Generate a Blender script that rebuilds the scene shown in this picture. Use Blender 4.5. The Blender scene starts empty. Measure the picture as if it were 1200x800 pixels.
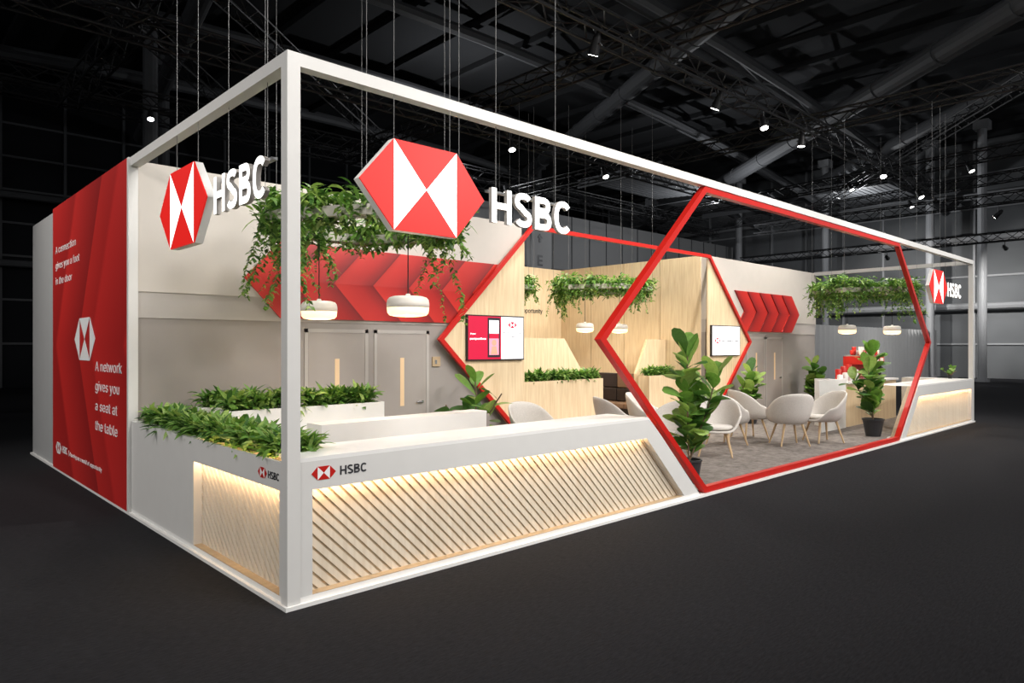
import bpy, math, random, os
from mathutils import Vector, Matrix
random.seed(7)
S=bpy.context.scene
C=S.collection
try:
    S.view_settings.view_transform='Standard'
except Exception: pass
# sans-serif face bundled with Blender itself (falls back to the built-in one)
FONT=None
try:
    d_=bpy.utils.system_resource('DATAFILES',path='fonts')
    for fn in os.listdir(d_):
        if fn.lower().startswith('inter'):
            FONT=bpy.data.fonts.load(os.path.join(d_,fn)); break
except Exception: FONT=None

# ---------------------------------------------------------------- materials
def newmat(name):
    m=bpy.data.materials.new(name); m.use_nodes=True
    nt=m.node_tree; b=nt.nodes['Principled BSDF']
    return m,nt,b
def plain(name,col,rough=.5,metal=0,noise=.015,scale=5,spec=.4,bump=0,bscale=200):
    m,nt,b=newmat(name)
    b.inputs['Roughness'].default_value=rough; b.inputs['Metallic'].default_value=metal
    b.inputs['Specular IOR Level'].default_value=spec
    tc=nt.nodes.new('ShaderNodeTexCoord')
    n=nt.nodes.new('ShaderNodeTexNoise'); n.inputs['Scale'].default_value=scale
    nt.links.new(tc.outputs['Object'],n.inputs['Vector'])
    r=nt.nodes.new('ShaderNodeValToRGB')
    r.color_ramp.elements[0].position=.3; r.color_ramp.elements[1].position=.7
    r.color_ramp.elements[0].color=tuple(c*(1-noise) for c in col)+(1,)
    r.color_ramp.elements[1].color=tuple(min(1,c*(1+noise)) for c in col)+(1,)
    nt.links.new(n.outputs['Fac'],r.inputs['Fac']); nt.links.new(r.outputs['Color'],b.inputs['Base Color'])
    if bump:
        n2=nt.nodes.new('ShaderNodeTexNoise'); n2.inputs['Scale'].default_value=bscale
        nt.links.new(tc.outputs['Object'],n2.inputs['Vector'])
        bp=nt.nodes.new('ShaderNodeBump'); bp.inputs['Strength'].default_value=bump; bp.inputs['Distance'].default_value=.01
        nt.links.new(n2.outputs['Fac'],bp.inputs['Height']); nt.links.new(bp.outputs['Normal'],b.inputs['Normal'])
    return m
def emis(name,col,strength,base=None):
    m,nt,b=newmat(name)
    b.inputs['Base Color'].default_value=(*(base or col),1)
    b.inputs['Emission Color'].default_value=(*col,1); b.inputs['Emission Strength'].default_value=strength
    b.inputs['Roughness'].default_value=.4
    return m
def wood(name,c1,c2,vertical=True):
    m,nt,b=newmat(name)
    b.inputs['Roughness'].default_value=.55; b.inputs['Specular IOR Level'].default_value=.3
    tc=nt.nodes.new('ShaderNodeTexCoord'); mp=nt.nodes.new('ShaderNodeMapping')
    mp.inputs['Scale'].default_value=(14,14,1.0) if vertical else (1,14,14)
    nt.links.new(tc.outputs['Object'],mp.inputs['Vector'])
    n=nt.nodes.new('ShaderNodeTexNoise'); n.inputs['Scale'].default_value=1.6; n.inputs['Detail'].default_value=6
    n.inputs['Distortion'].default_value=.6
    nt.links.new(mp.outputs['Vector'],n.inputs['Vector'])
    r=nt.nodes.new('ShaderNodeValToRGB')
    r.color_ramp.elements[0].position=.35; r.color_ramp.elements[1].position=.65
    r.color_ramp.elements[0].color=(*c1,1); r.color_ramp.elements[1].color=(*c2,1)
    nt.links.new(n.outputs['Fac'],r.inputs['Fac']); nt.links.new(r.outputs['Color'],b.inputs['Base Color'])
    return m
def mathnodes(nt):
    def mth(op,a,bv=None):
        n=nt.nodes.new('ShaderNodeMath'); n.operation=op
        for i,v in enumerate((a,bv)):
            if v is None: continue
            if isinstance(v,(int,float)): n.inputs[i].default_value=v
            else: nt.links.new(v,n.inputs[i])
        return n.outputs[0]
    return mth
def facet(name,axis,zc,slope,freq,off,stops,sgn=1):
    m,nt,b=newmat(name); b.inputs['Roughness'].default_value=.45
    tc=nt.nodes.new('ShaderNodeTexCoord'); sp=nt.nodes.new('ShaderNodeSeparateXYZ'); nt.links.new(tc.outputs['Object'],sp.inputs[0])
    mth=mathnodes(nt)
    az=mth('ABSOLUTE',mth('SUBTRACT',sp.outputs['Z'],zc))
    s_=mth('ADD',mth('MULTIPLY',sp.outputs[axis],sgn),mth('MULTIPLY',az,slope))
    fr=mth('FRACT',mth('MULTIPLY',mth('ADD',s_,off),freq))
    r=nt.nodes.new('ShaderNodeValToRGB'); cr=r.color_ramp
    cr.elements[0].position=stops[0][0]; cr.elements[0].color=(*stops[0][1],1)
    cr.elements[1].position=stops[-1][0]; cr.elements[1].color=(*stops[-1][1],1)
    for p,c in stops[1:-1]:
        q=cr.elements.new(p); q.color=(*c,1)
    nt.links.new(fr,r.inputs['Fac']); nt.links.new(r.outputs['Color'],b.inputs['Base Color'])
    return m
M={}
M['frame']=plain('frame_paint',(.70,.69,.67),.45)
M['white']=plain('white_laminate',(.86,.85,.83),.4)
M['cream']=plain('cream_paint',(.54,.50,.455),.6)
M['lgrey']=plain('light_grey_paint',(.44,.41,.385),.6)
M['dgrey']=plain('warm_grey_paint',(.32,.29,.27),.6)
M['door']=plain('door_paint',(.36,.325,.30),.5)
M['shellgrey']=plain('shell_grey',(.42,.42,.42),.6)
M['redbar']=plain('red_lacquer',(.52,.014,.009),.35)
CW=.62
CH=[(0,(.56,.022,.014)),(.6,(.42,.012,.009)),(.93,(.24,.006,.006)),(1,(.16,.004,.004))]  # red darkens across each chevron, darkest at its trailing edge
M['chevL']=facet('chevron_gradient_a','X',2.76,-.95,1/CW,-1.32,CH,1)
M['chevR']=facet('chevron_gradient_b','X',2.76,-.95,1/CW,17.0,CH,-1)
M['wood']=wood('pale_plywood',(.69,.52,.32),(.80,.64,.42))
M['slat']=wood('slat_oak',(.72,.62,.49),(.80,.71,.58))
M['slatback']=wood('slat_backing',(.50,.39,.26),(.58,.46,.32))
M['ledge']=wood('ledge_oak',(.42,.31,.19),(.48,.36,.23),False)
M['led']=emis('warm_led',(1.0,.68,.38),30)
M['litwhite']=emis('lit_white',(1,1,.98),1.6)
M['litred']=emis('lit_red',(.85,.010,.008),.5,(.6,.015,.01))
M['litlamp']=emis('lamp_diffuser',(1,.74,.42),1.5)
M['lampshade']=emis('lamp_shade_white',(1,.90,.76),.10,(.72,.68,.62))
M['spotface']=emis('spot_lens',(1,.97,.92),14)
M['textw']=plain('white_vinyl',(.9,.9,.9),.4); M['textd']=plain('dark_vinyl',(.04,.04,.045),.4)
M['black']=plain('black_metal',(.010,.010,.011),.5); M['blackp']=plain('black_planter',(.03,.032,.035),.45)
M['steel']=plain('galvanised_steel',(.16,.165,.17),.45,.6)
M['tube']=plain('painted_tube',(.065,.067,.071),.6,spec=.25)
M['tubelight']=plain('pale_tube',(.30,.305,.315),.5)
M['wire']=plain('steel_wire',(.16,.16,.16),.5,.3)
M['fabric']=plain('pale_felt',(.60,.565,.525),.9,bump=.3,noise=.06,scale=60)
M['legwood']=wood('chair_oak',(.50,.34,.19),(.58,.42,.25))
M['soil']=plain('soil',(.03,.02,.015),.95)
M['trunk']=plain('bark',(.16,.11,.07),.8)
M['leather']=plain('brown_leather',(.26,.16,.10),.5); M['darkleather']=plain('dark_leather',(.04,.03,.028),.5)
M['chrome']=plain('brushed_metal',(.6,.6,.6),.25,.9)
M['glassd']=plain('dark_glazing',(.012,.013,.015),.8,spec=.05)
M['glassp']=plain('pale_glazing',(.13,.135,.14),.6,noise=.35,scale=.25,spec=.1)
M['curtain']=plain('grey_curtain',(.55,.55,.55),.9)
M['hallpanel']=plain('hall_panel',(.20,.20,.20),.7)
M['palepanel']=plain('pale_sign_panel',(.42,.42,.42),.7)
M['ceil']=plain('roof_deck',(.030,.031,.033),.9,spec=.1)
M['white_pot']=plain('white_ceramic',(.8,.78,.75),.4)
M['screenred']=emis('screen_red',(.45,.004,.035),.7); M['screenw']=emis('screen_white',(.8,.8,.82),.8)
M['screenp']=emis('screen_pink',(.85,.26,.36),.8); M['screend']=emis('screen_dark',(.02,.02,.03),.05)
M['screent']=emis('screen_text_white',(1,1,1),1.0)
M['skin']=emis('screen_portrait',(.55,.30,.20),.6)
M['winwarm']=emis('vision_glass',(.7,.5,.3),.2)
def leafmat(name,col):
    m=plain(name,col,.45,noise=.25,scale=25,spec=.4)
    nt=m.node_tree; b=nt.nodes['Principled BSDF']; out=[n for n in nt.nodes if n.type=='OUTPUT_MATERIAL'][0]
    t=nt.nodes.new('ShaderNodeBsdfTranslucent'); t.inputs['Color'].default_value=(col[0]*1.5,col[1]*1.5,col[2],1)
    mx=nt.nodes.new('ShaderNodeMixShader'); mx.inputs[0].default_value=.3
    nt.links.new(b.outputs[0],mx.inputs[1]); nt.links.new(t.outputs[0],mx.inputs[2]); nt.links.new(mx.outputs[0],out.inputs['Surface'])
    return m
M['leaf1']=leafmat('leaf_mid',(.15,.30,.06)); M['leaf2']=leafmat('leaf_dark',(.06,.15,.035)); M['leaf3']=leafmat('leaf_bright',(.31,.45,.13))
LEAF=[M['leaf1'],M['leaf2'],M['leaf3']]
def carpet(name,c1,c2,scale,rib=None):
    m,nt,b=newmat(name); b.inputs['Roughness'].default_value=.95; b.inputs['Specular IOR Level'].default_value=.1
    tc=nt.nodes.new('ShaderNodeTexCoord')
    n=nt.nodes.new('ShaderNodeTexNoise'); n.inputs['Scale'].default_value=scale; n.inputs['Detail'].default_value=8; n.inputs['Roughness'].default_value=.75
    mp=nt.nodes.new('ShaderNodeMapping'); mp.inputs['Scale'].default_value=rib or (1,1,1)
    nt.links.new(tc.outputs['Object'],mp.inputs['Vector']); nt.links.new(mp.outputs['Vector'],n.inputs['Vector'])
    r=nt.nodes.new('ShaderNodeValToRGB'); r.color_ramp.elements[0].position=.35; r.color_ramp.elements[1].position=.65
    r.color_ramp.elements[0].color=(*c1,1); r.color_ramp.elements[1].color=(*c2,1)
    nt.links.new(n.outputs['Fac'],r.inputs['Fac']); nt.links.new(r.outputs['Color'],b.inputs['Base Color'])
    bp=nt.nodes.new('ShaderNodeBump'); bp.inputs['Strength'].default_value=.3; bp.inputs['Distance'].default_value=.01
    nt.links.new(n.outputs['Fac'],bp.inputs['Height']); nt.links.new(bp.outputs['Normal'],b.inputs['Normal'])
    return m
M['hallcarpet']=carpet('charcoal_carpet',(.011,.011,.0125),(.024,.024,.027),14,(1,5,1))
M['standcarpet']=carpet('taupe_carpet',(.12,.105,.095),(.27,.24,.22),7)

# ---------------------------------------------------------------- mesh builder
PROF={0:[.25,.85,1,.7,.05],1:[.10,.45,.75,.95,1.0,.85,.25]}
class MB:
    def __init__(s): s.v=[]; s.f=[]; s.mi=[]
    def add(s,vs,fs,mi=0):
        o=len(s.v); s.v+= [tuple(v) for v in vs]; s.f+=[tuple(o+i for i in f) for f in fs]; s.mi+=[mi]*len(fs)
    def box(s,a,b,mi=0):
        x0,y0,z0=a; x1,y1,z1=b
        s.add([(x0,y0,z0),(x1,y0,z0),(x1,y1,z0),(x0,y1,z0),(x0,y0,z1),(x1,y0,z1),(x1,y1,z1),(x0,y1,z1)],
              [(0,3,2,1),(4,5,6,7),(0,1,5,4),(1,2,6,5),(2,3,7,6),(3,0,4,7)],mi)
    def prism(s,pts,d0,d1,axis='y',mi=0,mat=None):
        n=len(pts)
        def P(a,z,d): return (a,d,z) if axis=='y' else ((d,a,z) if axis=='x' else (a,z,d))
        vs=[P(a,z,d0) for a,z in pts]+[P(a,z,d1) for a,z in pts]
        fs=[tuple(range(n)),tuple(range(2*n-1,n-1,-1))]+[(i,n+i,n+(i+1)%n,(i+1)%n) for i in range(n)]
        s.add(vs,fs,mi)
    def tube(s,p0,p1,r0,r1=None,n=8,mi=0,cap=True):
        r1=r0 if r1 is None else r1
        p0=Vector(p0);p1=Vector(p1);d=(p1-p0).normalized()
        a=Vector((0,0,1)) if abs(d.z)<.9 else Vector((1,0,0))
        u=d.cross(a).normalized();w=d.cross(u)
        vs=[]
        for p,r in((p0,r0),(p1,r1)):
            for i in range(n):
                t=2*math.pi*i/n; vs.append(p+(u*math.cos(t)+w*math.sin(t))*r)
        fs=[(i,(i+1)%n,n+(i+1)%n,n+i) for i in range(n)]
        if cap: fs+=[tuple(range(n-1,-1,-1)),tuple(range(n,2*n))]
        s.add(vs,fs,mi)
    def lathe(s,c,prof,n=24,mi=0):
        vs=[];c=Vector(c)
        for r,z in prof:
            for i in range(n):
                t=2*math.pi*i/n; vs.append(c+Vector((r*math.cos(t),r*math.sin(t),z)))
        fs=[]
        for j in range(len(prof)-1):
            for i in range(n):
                fs.append((j*n+i,j*n+(i+1)%n,(j+1)*n+(i+1)%n,(j+1)*n+i))
        fs+=[tuple(range(n-1,-1,-1)),tuple((len(prof)-1)*n+i for i in range(n))]
        s.add(vs,fs,mi)
    def leaf(s,p,d,L,W,droop,n=4,mi=None,shape=0):
        p=Vector(p); d=Vector(d).normalized()
        side=d.cross(Vector((0,0,1)))
        if side.length<.05: side=Vector((random.uniform(-1,1),random.uniform(-1,1),0))
        side.normalize()
        side=(side+Vector((0,0,random.uniform(-.5,.5)))).normalized()
        mi=random.choices([0,1,2],[5,3,3])[0] if mi is None else mi
        prof=PROF[shape]; N=len(prof)-1
        if shape==1: n=N
        vs=[];cur=p.copy();dd=d.copy()
        for i in range(n+1):
            w=W*prof[int(i*N/n)]*.5
            vs+= [cur-side*w,cur+side*w]
            dd=(dd+Vector((0,0,-droop/n))).normalized()
            cur=cur+dd*(L/n)
        s.add(vs,[(2*i,2*i+1,2*i+3,2*i+2) for i in range(n)],mi)
    def ribbon(s,pts,w,z0,z1):
        P=[Vector(p) for p in pts]; Lf=[];Rt=[]
        for i,p in enumerate(P):
            a=P[max(0,i-1)];b=P[min(len(P)-1,i+1)]
            d=(b-a).normalized(); nn=Vector((-d.y,d.x))*w/2
            Lf.append(p+nn);Rt.append(p-nn)
        for i in range(len(P)-1):
            q=[Lf[i],Lf[i+1],Rt[i+1],Rt[i]]
            vs=[(v.x,v.y,z0) for v in q]+[(v.x,v.y,z1) for v in q]
            s.add(vs,[(0,1,2,3),(4,5,6,7),(0,1,5,4),(2,3,7,6)]+([(3,0,4,7)] if i==0 else [])+([(1,2,6,5)] if i==len(P)-2 else []))
    def build(s,name,mats,parent=None,smooth=False,M4=None,fixn=True):
        me=bpy.data.meshes.new(name)
        vs=s.v if M4 is None else [tuple(M4@Vector(v)) for v in s.v]
        me.from_pydata(vs,[],s.f)
        if not isinstance(mats,(list,tuple)): mats=[mats]
        for m in mats: me.materials.append(m)
        me.polygons.foreach_set('material_index',s.mi)
        if smooth: me.polygons.foreach_set('use_smooth',[True]*len(s.f))
        if fixn:
            import bmesh
            bm=bmesh.new(); bm.from_mesh(me); bmesh.ops.recalc_face_normals(bm,faces=bm.faces); bm.to_mesh(me); bm.free()
        me.update()
        return link(name,me,parent)
def link(name,me,parent=None):
    o=bpy.data.objects.new(name,me); C.objects.link(o)
    if parent is not None:
        o.parent=parent
        o.matrix_parent_inverse=Matrix.Translation(-parent.location)
    return o
def top(o,label,cat,group=None,kind=None):
    o['label']=label; o['category']=cat
    if group:o['group']=group
    if kind:o['kind']=kind
    return o
def struct(o,label=None):
    o['kind']='structure'
    if label:o['label']=label
    return o
def empty(name,loc,label,cat,group=None):
    e=bpy.data.objects.new(name,None); e.location=loc; e.empty_display_size=.1; C.objects.link(e)
    return top(e,label,cat,group)
def box(name,a,b,mat,parent=None,bevel=0):
    m=MB(); m.box(a,b); o=m.build(name,mat,parent)
    if bevel:
        bv=o.modifiers.new('b','BEVEL'); bv.width=bevel; bv.segments=2
    return o
def prism(name,pts,d0,d1,axis,mat,parent=None):
    m=MB(); m.prism(pts,d0,d1,axis); return m.build(name,mat,parent)
FRONT=lambda x,y,z: Matrix(((1,0,0,x),(0,0,-1,y),(0,1,0,z),(0,0,0,1)))
SIDE=lambda x,y,z: Matrix(((0,0,-1,x),(-1,0,0,y),(0,1,0,z),(0,0,0,1)))
def textmesh(txt,size,ext=.002,off=0,align='LEFT',spacing=1.0):
    cu=bpy.data.curves.new('t','FONT'); cu.body=txt; cu.size=size; cu.extrude=ext; cu.offset=off; cu.align_x=align
    if FONT: cu.font=FONT
    cu.space_character=spacing; cu.resolution_u=4
    o=bpy.data.objects.new('t',cu); C.objects.link(o)
    dg=bpy.context.evaluated_depsgraph_get(); dg.update()
    me=bpy.data.meshes.new_from_object(o.evaluated_get(dg))
    bpy.data.objects.remove(o); return me
def text(name,txt,size,M4,mat,parent,ext=.002,off=0,align='LEFT',fit=None,spacing=1.0):
    me=textmesh(txt,size,ext,off,align,spacing)
    sx=1
    if fit:
        xs=[v.co.x for v in me.vertices]; sx=fit/(max(xs)-min(xs))
    me.transform(M4@Matrix.Diagonal((sx,1,1,1))); me.materials.clear(); me.materials.append(mat)
    me.name=name
    return link(name,me,parent)
def arc(cx,cy,rx,ry,a0,a1,n=18,p=2.4):
    out=[]
    for i in range(n+1):
        t=math.radians(a0+(a1-a0)*i/n); c=math.cos(t);s=math.sin(t)
        out.append((cx+rx*math.copysign(abs(c)**(2/p),c),cy+ry*math.copysign(abs(s)**(2/p),s)))
    return out
def capital(ch,m,ox,oy,h,w,z0,z1):
    q=w/2; W_={'H':.78,'S':.70,'B':.72,'C':.80}[ch]
    T=lambda pts:[(ox+a*h,oy+b*h) for a,b in pts]
    R=lambda pts:m.ribbon(T(pts),w*h,z0,z1)
    if ch=='H':
        R([(q,0),(q,1)]);R([(W_-q,0),(W_-q,1)]);R([(w,.5),(W_-w,.5)])
    elif ch=='C':
        R(arc(W_/2,.5,W_/2-q,.5-q+.01,42,318,30))
    elif ch=='B':
        R([(q,0),(q,1)])
        for cy,ry,xw in((.745,.255-q,W_-.05),(.255+q*.25,.255-q*.75,W_)):
            rx=.22
            R([(w*.9,cy+ry)]+arc(xw-q-rx,cy,rx,ry,90,-90,14)+[(w*.9,cy-ry)])
    elif ch=='S':
        a=arc(W_/2,.74,W_/2-q,.26-q+.01,25,180,14)
        b=arc(W_/2,.26,W_/2-q,.26-q+.01,0,-155,14)
        ul=arc(W_/2,.74,W_/2-q,.24-q+.02,180,250,6); lr=arc(W_/2,.26,W_/2-q,.24-q+.02,70,0,6)
        R(a+ul[1:]+lr+b[1:])
    return W_*h
def finish(m,name,mats,par,M4):
    if len(mats)>1:
        for i,f in enumerate(m.f):
            zs=[m.v[k][2] for k in f]; m.mi[i]=0 if min(zs)==max(zs) else 1
    return m.build(name,mats,par,M4=M4)
def word(par,M4,h,w,t,mats,name='letter',gap=.10,merge=False,sx=1,back=0):
    xx=0; mm=MB()
    for ch in 'HSBC':
        m=mm if merge else MB()
        adv=capital(ch,m,xx,0,h,w,back,back+t)
        if not merge: finish(m,name,mats,par,M4@Matrix.Diagonal((sx,1,1,1)))
        xx+=adv+gap*h
    if merge: finish(mm,name,mats,par,M4@Matrix.Diagonal((sx,1,1,1)))
    return xx*sx
def tris(name,T,t,mat,parent,M4):
    m=MB()
    for pts in T:
        m.add([(a,b,0) for a,b in pts]+[(a,b,t) for a,b in pts],[(0,1,2),(3,4,5),(0,1,4,3),(1,2,5,4),(2,0,3,5)])
    return m.build(name,mat,parent,M4=M4)
def logo(parent,M4,W,w,h,t,mred,mwhite,bow=True):
    tris('red_emblem' if bow else 'white_emblem',([(-W,0),(-w,-h),(-w,h)],[(W,0),(w,h),(w,-h)],[(-w,h),(0,0),(w,h)],[(-w,-h),(w,-h),(0,0)]),t,mred,parent,M4)
    if bow: tris('white_emblem',([(-w,h),(-w,-h),(0,0)],[(w,h),(0,0),(w,-h)]),t,mwhite,parent,M4)

# ---------------------------------------------------------------- hall
m=MB(); m.box((-40,-30,-.1),(60,45,0)); struct(m.build('floor',M['hallcarpet']),'charcoal carpet floor of the exhibition hall')
m=MB(); m.box((-40,-6,14),(60,45,14.2))
for i in range(40):
    x=-38+i*2.5; m.box((x,-6,13.75),(x+.25,45,14))
struct(m.build('ceiling',M['ceil']),'dark ribbed roof deck')
def facade(name,axis,pos,a0,a1,step,zs,mull='tube',gl='glassd'):
    m=MB()
    def B(a,b,z0,z1,d0,d1,mi):
        if axis=='y': m.box((a,pos+d0,z0),(b,pos+d1,z1),mi)
        else: m.box((pos+d0,a,z0),(pos+d1,b,z1),mi)
    B(a0,a1,0,14,0,.1,0)
    a=a0
    while a<=a1:
        B(a-.06,a+.06,0,14,-.15,0,1); a+=step
    for z in zs: B(a0,a1,z-.05,z+.05,-.12,0,1)
    return struct(m.build(name,[M[gl],M[mull]]),'dark glazed hall facade with steel mullions')
facade('wall_north','y',34,-40,60,2.5,[2,4,6,7.5,9,10.5,12],'tube')
facade('wall_east','x',46,-6,34,2.5,[2,4,6,8,10,12],'tubelight','glassp')
m=MB(); m.box((16,21,0),(44,22,9.0)); 
for i in range(19): m.box((16.0+i*1.5,20.96,0),(16.04+i*1.5,21,9.0),1)
for z in(3,6): m.box((16,20.96,z),(44,21,z+.05),1)
struct(m.build('wall_partition',[M['hallpanel'],M['tube']]),'pale grey hall partition')
m=MB(); n=200
vs=[];fs=[]
for i in range(n+1):
    x=24+i*.10; y=8+.05*math.sin(i*1.25)
    vs+=[(x,y,0.02),(x,y,2.8)]
fs=[(2*i,2*i+2,2*i+3,2*i+1) for i in range(n)]
m.add(vs,fs); top(m.build('curtain',M['curtain'],smooth=True),'pleated pale grey drape screening off the hall','curtain')
e=empty('hall_sign',(20.6,18,0),'pale hall pillar sign with an entrance letter','sign')
m=MB(); m.box((19.9,17.5,0),(21.2,17.8,7.4)); m.build('sign_panel',M['palepanel'],e)
text('sign_letter','E',.9,FRONT(20.45,17.49,5.55),M['textd'],e,align='CENTER',off=.02)
m=MB(); m.prism([(20.39,6.6),(20.51,6.6),(20.51,6.8),(20.62,6.8),(20.45,7.0),(20.28,6.8),(20.39,6.8)],17.48,17.495,'y'); m.build('sign_arrow',M['textd'],e)

for i,(x,y) in enumerate([(-1,24),(4.5,19),(7,26),(13,27),(30,27),(43,8),(43,14),(43,20),(39,2),(41,5)]):
    m=MB(); m.tube((x,y,0),(x,y,13.7),.22,n=12); m.tube((x,y,0),(x,y,.15),.35,n=12)
    m.box((x-.35,y-.35,13.3),(x+.35,y+.35,13.75))
    top(m.build('steel_column',M['tube'] if x<35 else M['tubelight'],smooth=False),'tall painted round steel hall column','column','hall columns')
def roofarch(y,x0,x1,z,sag,mat,r=.22):
    m=MB(); n=16; pts=[]
    for i in range(n+1):
        t=i/n; pts.append(Vector((x0+(x1-x0)*t,y,z-sag*(2*t-1)**2)))
    for a,b in zip(pts,pts[1:]):
        m.tube(a,b,r,n=8); m.tube(a+Vector((0,1.2,.6)),b+Vector((0,1.2,.6)),r*.7,n=8)
        m.tube(a,a+Vector((0,1.2,.6)),r*.35,n=6); m.tube(a,b+Vector((0,1.2,.6)),r*.3,n=6)
    return m.build('roof_arch',mat)
for y,z in((8,12.5),(14,12.8),(20,13),(27,13.2)):
    top(roofarch(y,-25,55,z,4.2,M['tube'],.2),'arched tubular steel roof girder','roof girder','roof girders')
for (a,b,r) in [((12,-4,12.3),(30,30,12.5),.36),((2,-2,12),(8,33,12.2),.3),((24,-4,11.6),(46,20,11.6),.3),((18,-3,10.8),(44,30,10.8),.36)]:
    m=MB(); m.tube(a,b,r,n=16)
    A=Vector(a);Bv=Vector(b)
    for i in range(1,14):
        p=A.lerp(Bv,i/14); q=A.lerp(Bv,i/14+.004); m.tube(p,q,r*1.07,n=16)
    top(m.build('ventilation_duct',M['tube'],smooth=False),'long round ventilation duct under the roof','duct','roof ducts')
k_=10
for z,y in((5.6,33.4),(8.6,33.0)):
    m=MB(); m.tube((-30,y,z),(45.5,y,z),.16,n=8)
    struct(m.build('trim_%d'%k_,M['tube']),'horizontal steel tube bracing the glazed facade'); k_+=1
for z in(4.2,8.2,10.6):
    m=MB(); m.tube((45.2,-6,z),(45.2,32.5,z),.2,n=8)
    struct(m.build('trim_%d'%k_,M['tubelight']),'horizontal pale steel tube bracing the glazed facade'); k_+=1
for (x,y,z) in((22,12,9.2),(30,14,9.8),(36,8,10.2)):
    m=MB()
    for i in range(14):
        m.box((x,y+i*.32,z+i*.02),(x+6,y+i*.32+.22,z+i*.02+.06))
    m.box((x,y,z-.05),(x+.1,y+4.6,z+.35)); m.box((x+5.9,y,z-.05),(x+6,y+4.6,z+.35))
    top(m.build('acoustic_louvre',M['tube']),'slatted grey acoustic panel hung under the hall roof','ceiling panel','acoustic louvres')

def truss(a,b,s=.4,r=.028,step=.5,mat=None):
    m=MB(); A=Vector(a);B=Vector(b);d=(B-A);L=d.length;d.normalize()
    u=d.cross(Vector((0,0,1))).normalized()*s/2; w=Vector((0,0,s/2))
    cs=[u+w,-u+w,-u-w,u-w]
    for c in cs: m.tube(A+c,B+c,r,n=6)
    n=int(L/step)
    for k in range(4):
        c0=cs[k];c1=cs[(k+1)%4]
        for i in range(n):
            p=A+d*(L*i/n); q=A+d*(L*(i+1)/n)
            if i%2==0: m.tube(p+c0,q+c1,r*.55,n=4,cap=False)
            else: m.tube(p+c1,q+c0,r*.55,n=4,cap=False)
    return m.build('lighting_truss',mat or M['black'],fixn=False)
TR=[((-5,3,7.4),(25,3,7.4)),((-5,8.5,7.4),(25,8.5,7.4)),((1.5,-3,7.85),(1.5,15,7.85)),((9,-3,7.85),(9,15,7.85)),((16.5,-3,7.85),(16.5,15,7.85)),
    ((-8,17.2,9),(34,17.2,9)),((-8,20,9.4),(40,20,9.4)),((26,-4,8.6),(26,16,8.1)),((33,-4,9.2),(33,16,8.6)),((-3.5,5,8.2),(-3.5,26,8.2)),((20,-3,9.9),(40,14,9.9)),((4,12,10.3),(26,30,10.3)),((-2,9,9.9),(9,21,9.9)),((36,-3,6.9),(36,16,6.9)),((30,-3,7.6),(30,12,7.6))]
for a,b in TR:
    top(truss(a,b),'black lattice lighting truss hung from the hall roof','truss','lighting trusses')

def fixture(x,y,z,tx,ty,tz,lit=True,energy=None,angle=70,col=(1,.95,.88),soft=.09):
    e=empty('stage_spotlight',(x,y,z),'small black theatre spotlight clamped to a truss','spotlight','truss spotlights')
    p=Vector((x,y,z)); d=(Vector((tx,ty,tz))-p).normalized()
    m=MB(); m.tube(p-d*.12,p+d*.16,.07,.10,n=14); m.tube(p-d*.2,p-d*.12,.04,.07,n=14); m.build('lamp_housing',M['black'],e)
    m=MB(); m.tube(p+d*.155,p+d*.165,.085,n=14); m.build('lens',M['spotface'] if lit else M['glassd'],e)
    m=MB(); m.tube(p,p+Vector((0,0,.32)),.015,n=6); m.box((x-.03,y-.12,z-.02),(x+.03,y+.12,z+.0)); m.build('bracket',M['black'],e)
    if energy: beam(p+d*(.3+soft),d,energy,angle,col,soft,e)
def beam(q,d,energy,angle,col=(1,.95,.88),soft=.09,e=None):
    l=bpy.data.lights.new('spot','SPOT'); l.energy=energy; l.spot_size=math.radians(angle); l.spot_blend=.7; l.shadow_soft_size=soft; l.color=col
    o=bpy.data.objects.new('spot_beam',l); C.objects.link(o)
    if e is not None:
        o.parent=e; o.matrix_parent_inverse=Matrix.Translation(-e.location)
    o.location=q; o.rotation_euler=Vector(d).to_track_quat('-Z','Y').to_euler()
E=1000
for (x,y,z,tx,ty,tz,en,an) in [
 (3,3,7.05,2,3.9,1.2,E*.5,90),(7,3,7.05,8,6,1,E*.9,90),(11,3,7.05,11,6,1,E*.9,90),(15,3,7.05,15,3.5,1.2,E*.7,90),
 (10,8.3,7.05,9,5.5,.5,E*.7,90),(13,3,7.05,11.5,1,.5,E*.6,80),(-3.5,8.5,7.8,0,8,1.5,E*.5,70),(20,2.8,7.05,17,1,1,E*.6,70)]:
    fixture(x,y,z,tx,ty,tz,True,en,an)
for (x,y,z) in [(14,8.5,7.05),(19,8.5,7.05),(26,6,8.1),(26,10,8.1),(26,2,8.1),(24,3,7.05),(33,6,8.4),(4,17.2,8.6),(4.9,17.2,8.6),(18,17.2,8.6)]:
    fixture(x,y,z,x-1,y-4,0,True)
def fill_wash(x,y,z,tx,ty,tz,en,an=80,soft=.7):  # unseen soft beam with no fixture, added to brighten the stand
    d=(Vector((tx,ty,tz))-Vector((x,y,z))).normalized(); beam(Vector((x,y,z)),d,en*1.14,an,(1,.96,.91),soft)
for a in [(1.5,-3.4,8.2,1.5,2,1.2,1100),(5.5,-3.6,8.2,5,4,1.5,1100),(9.5,-3.6,8.6,9.5,3,1,1200),(14,-3.8,9.2,14,3,1.2,1300),(18,-4,9.6,17,2,1.2,900),
          (2,-9,6.5,2.5,0,1.0,1200),(8,-9,6.5,7,1,1.2,1300),(15,-9,7,14,1,1.2,1500),(-6,-3,6.5,0,1.5,1.2,850),(-7,5,6.5,0,5,1.8,900)]:
    fill_wash(*a)
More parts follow.
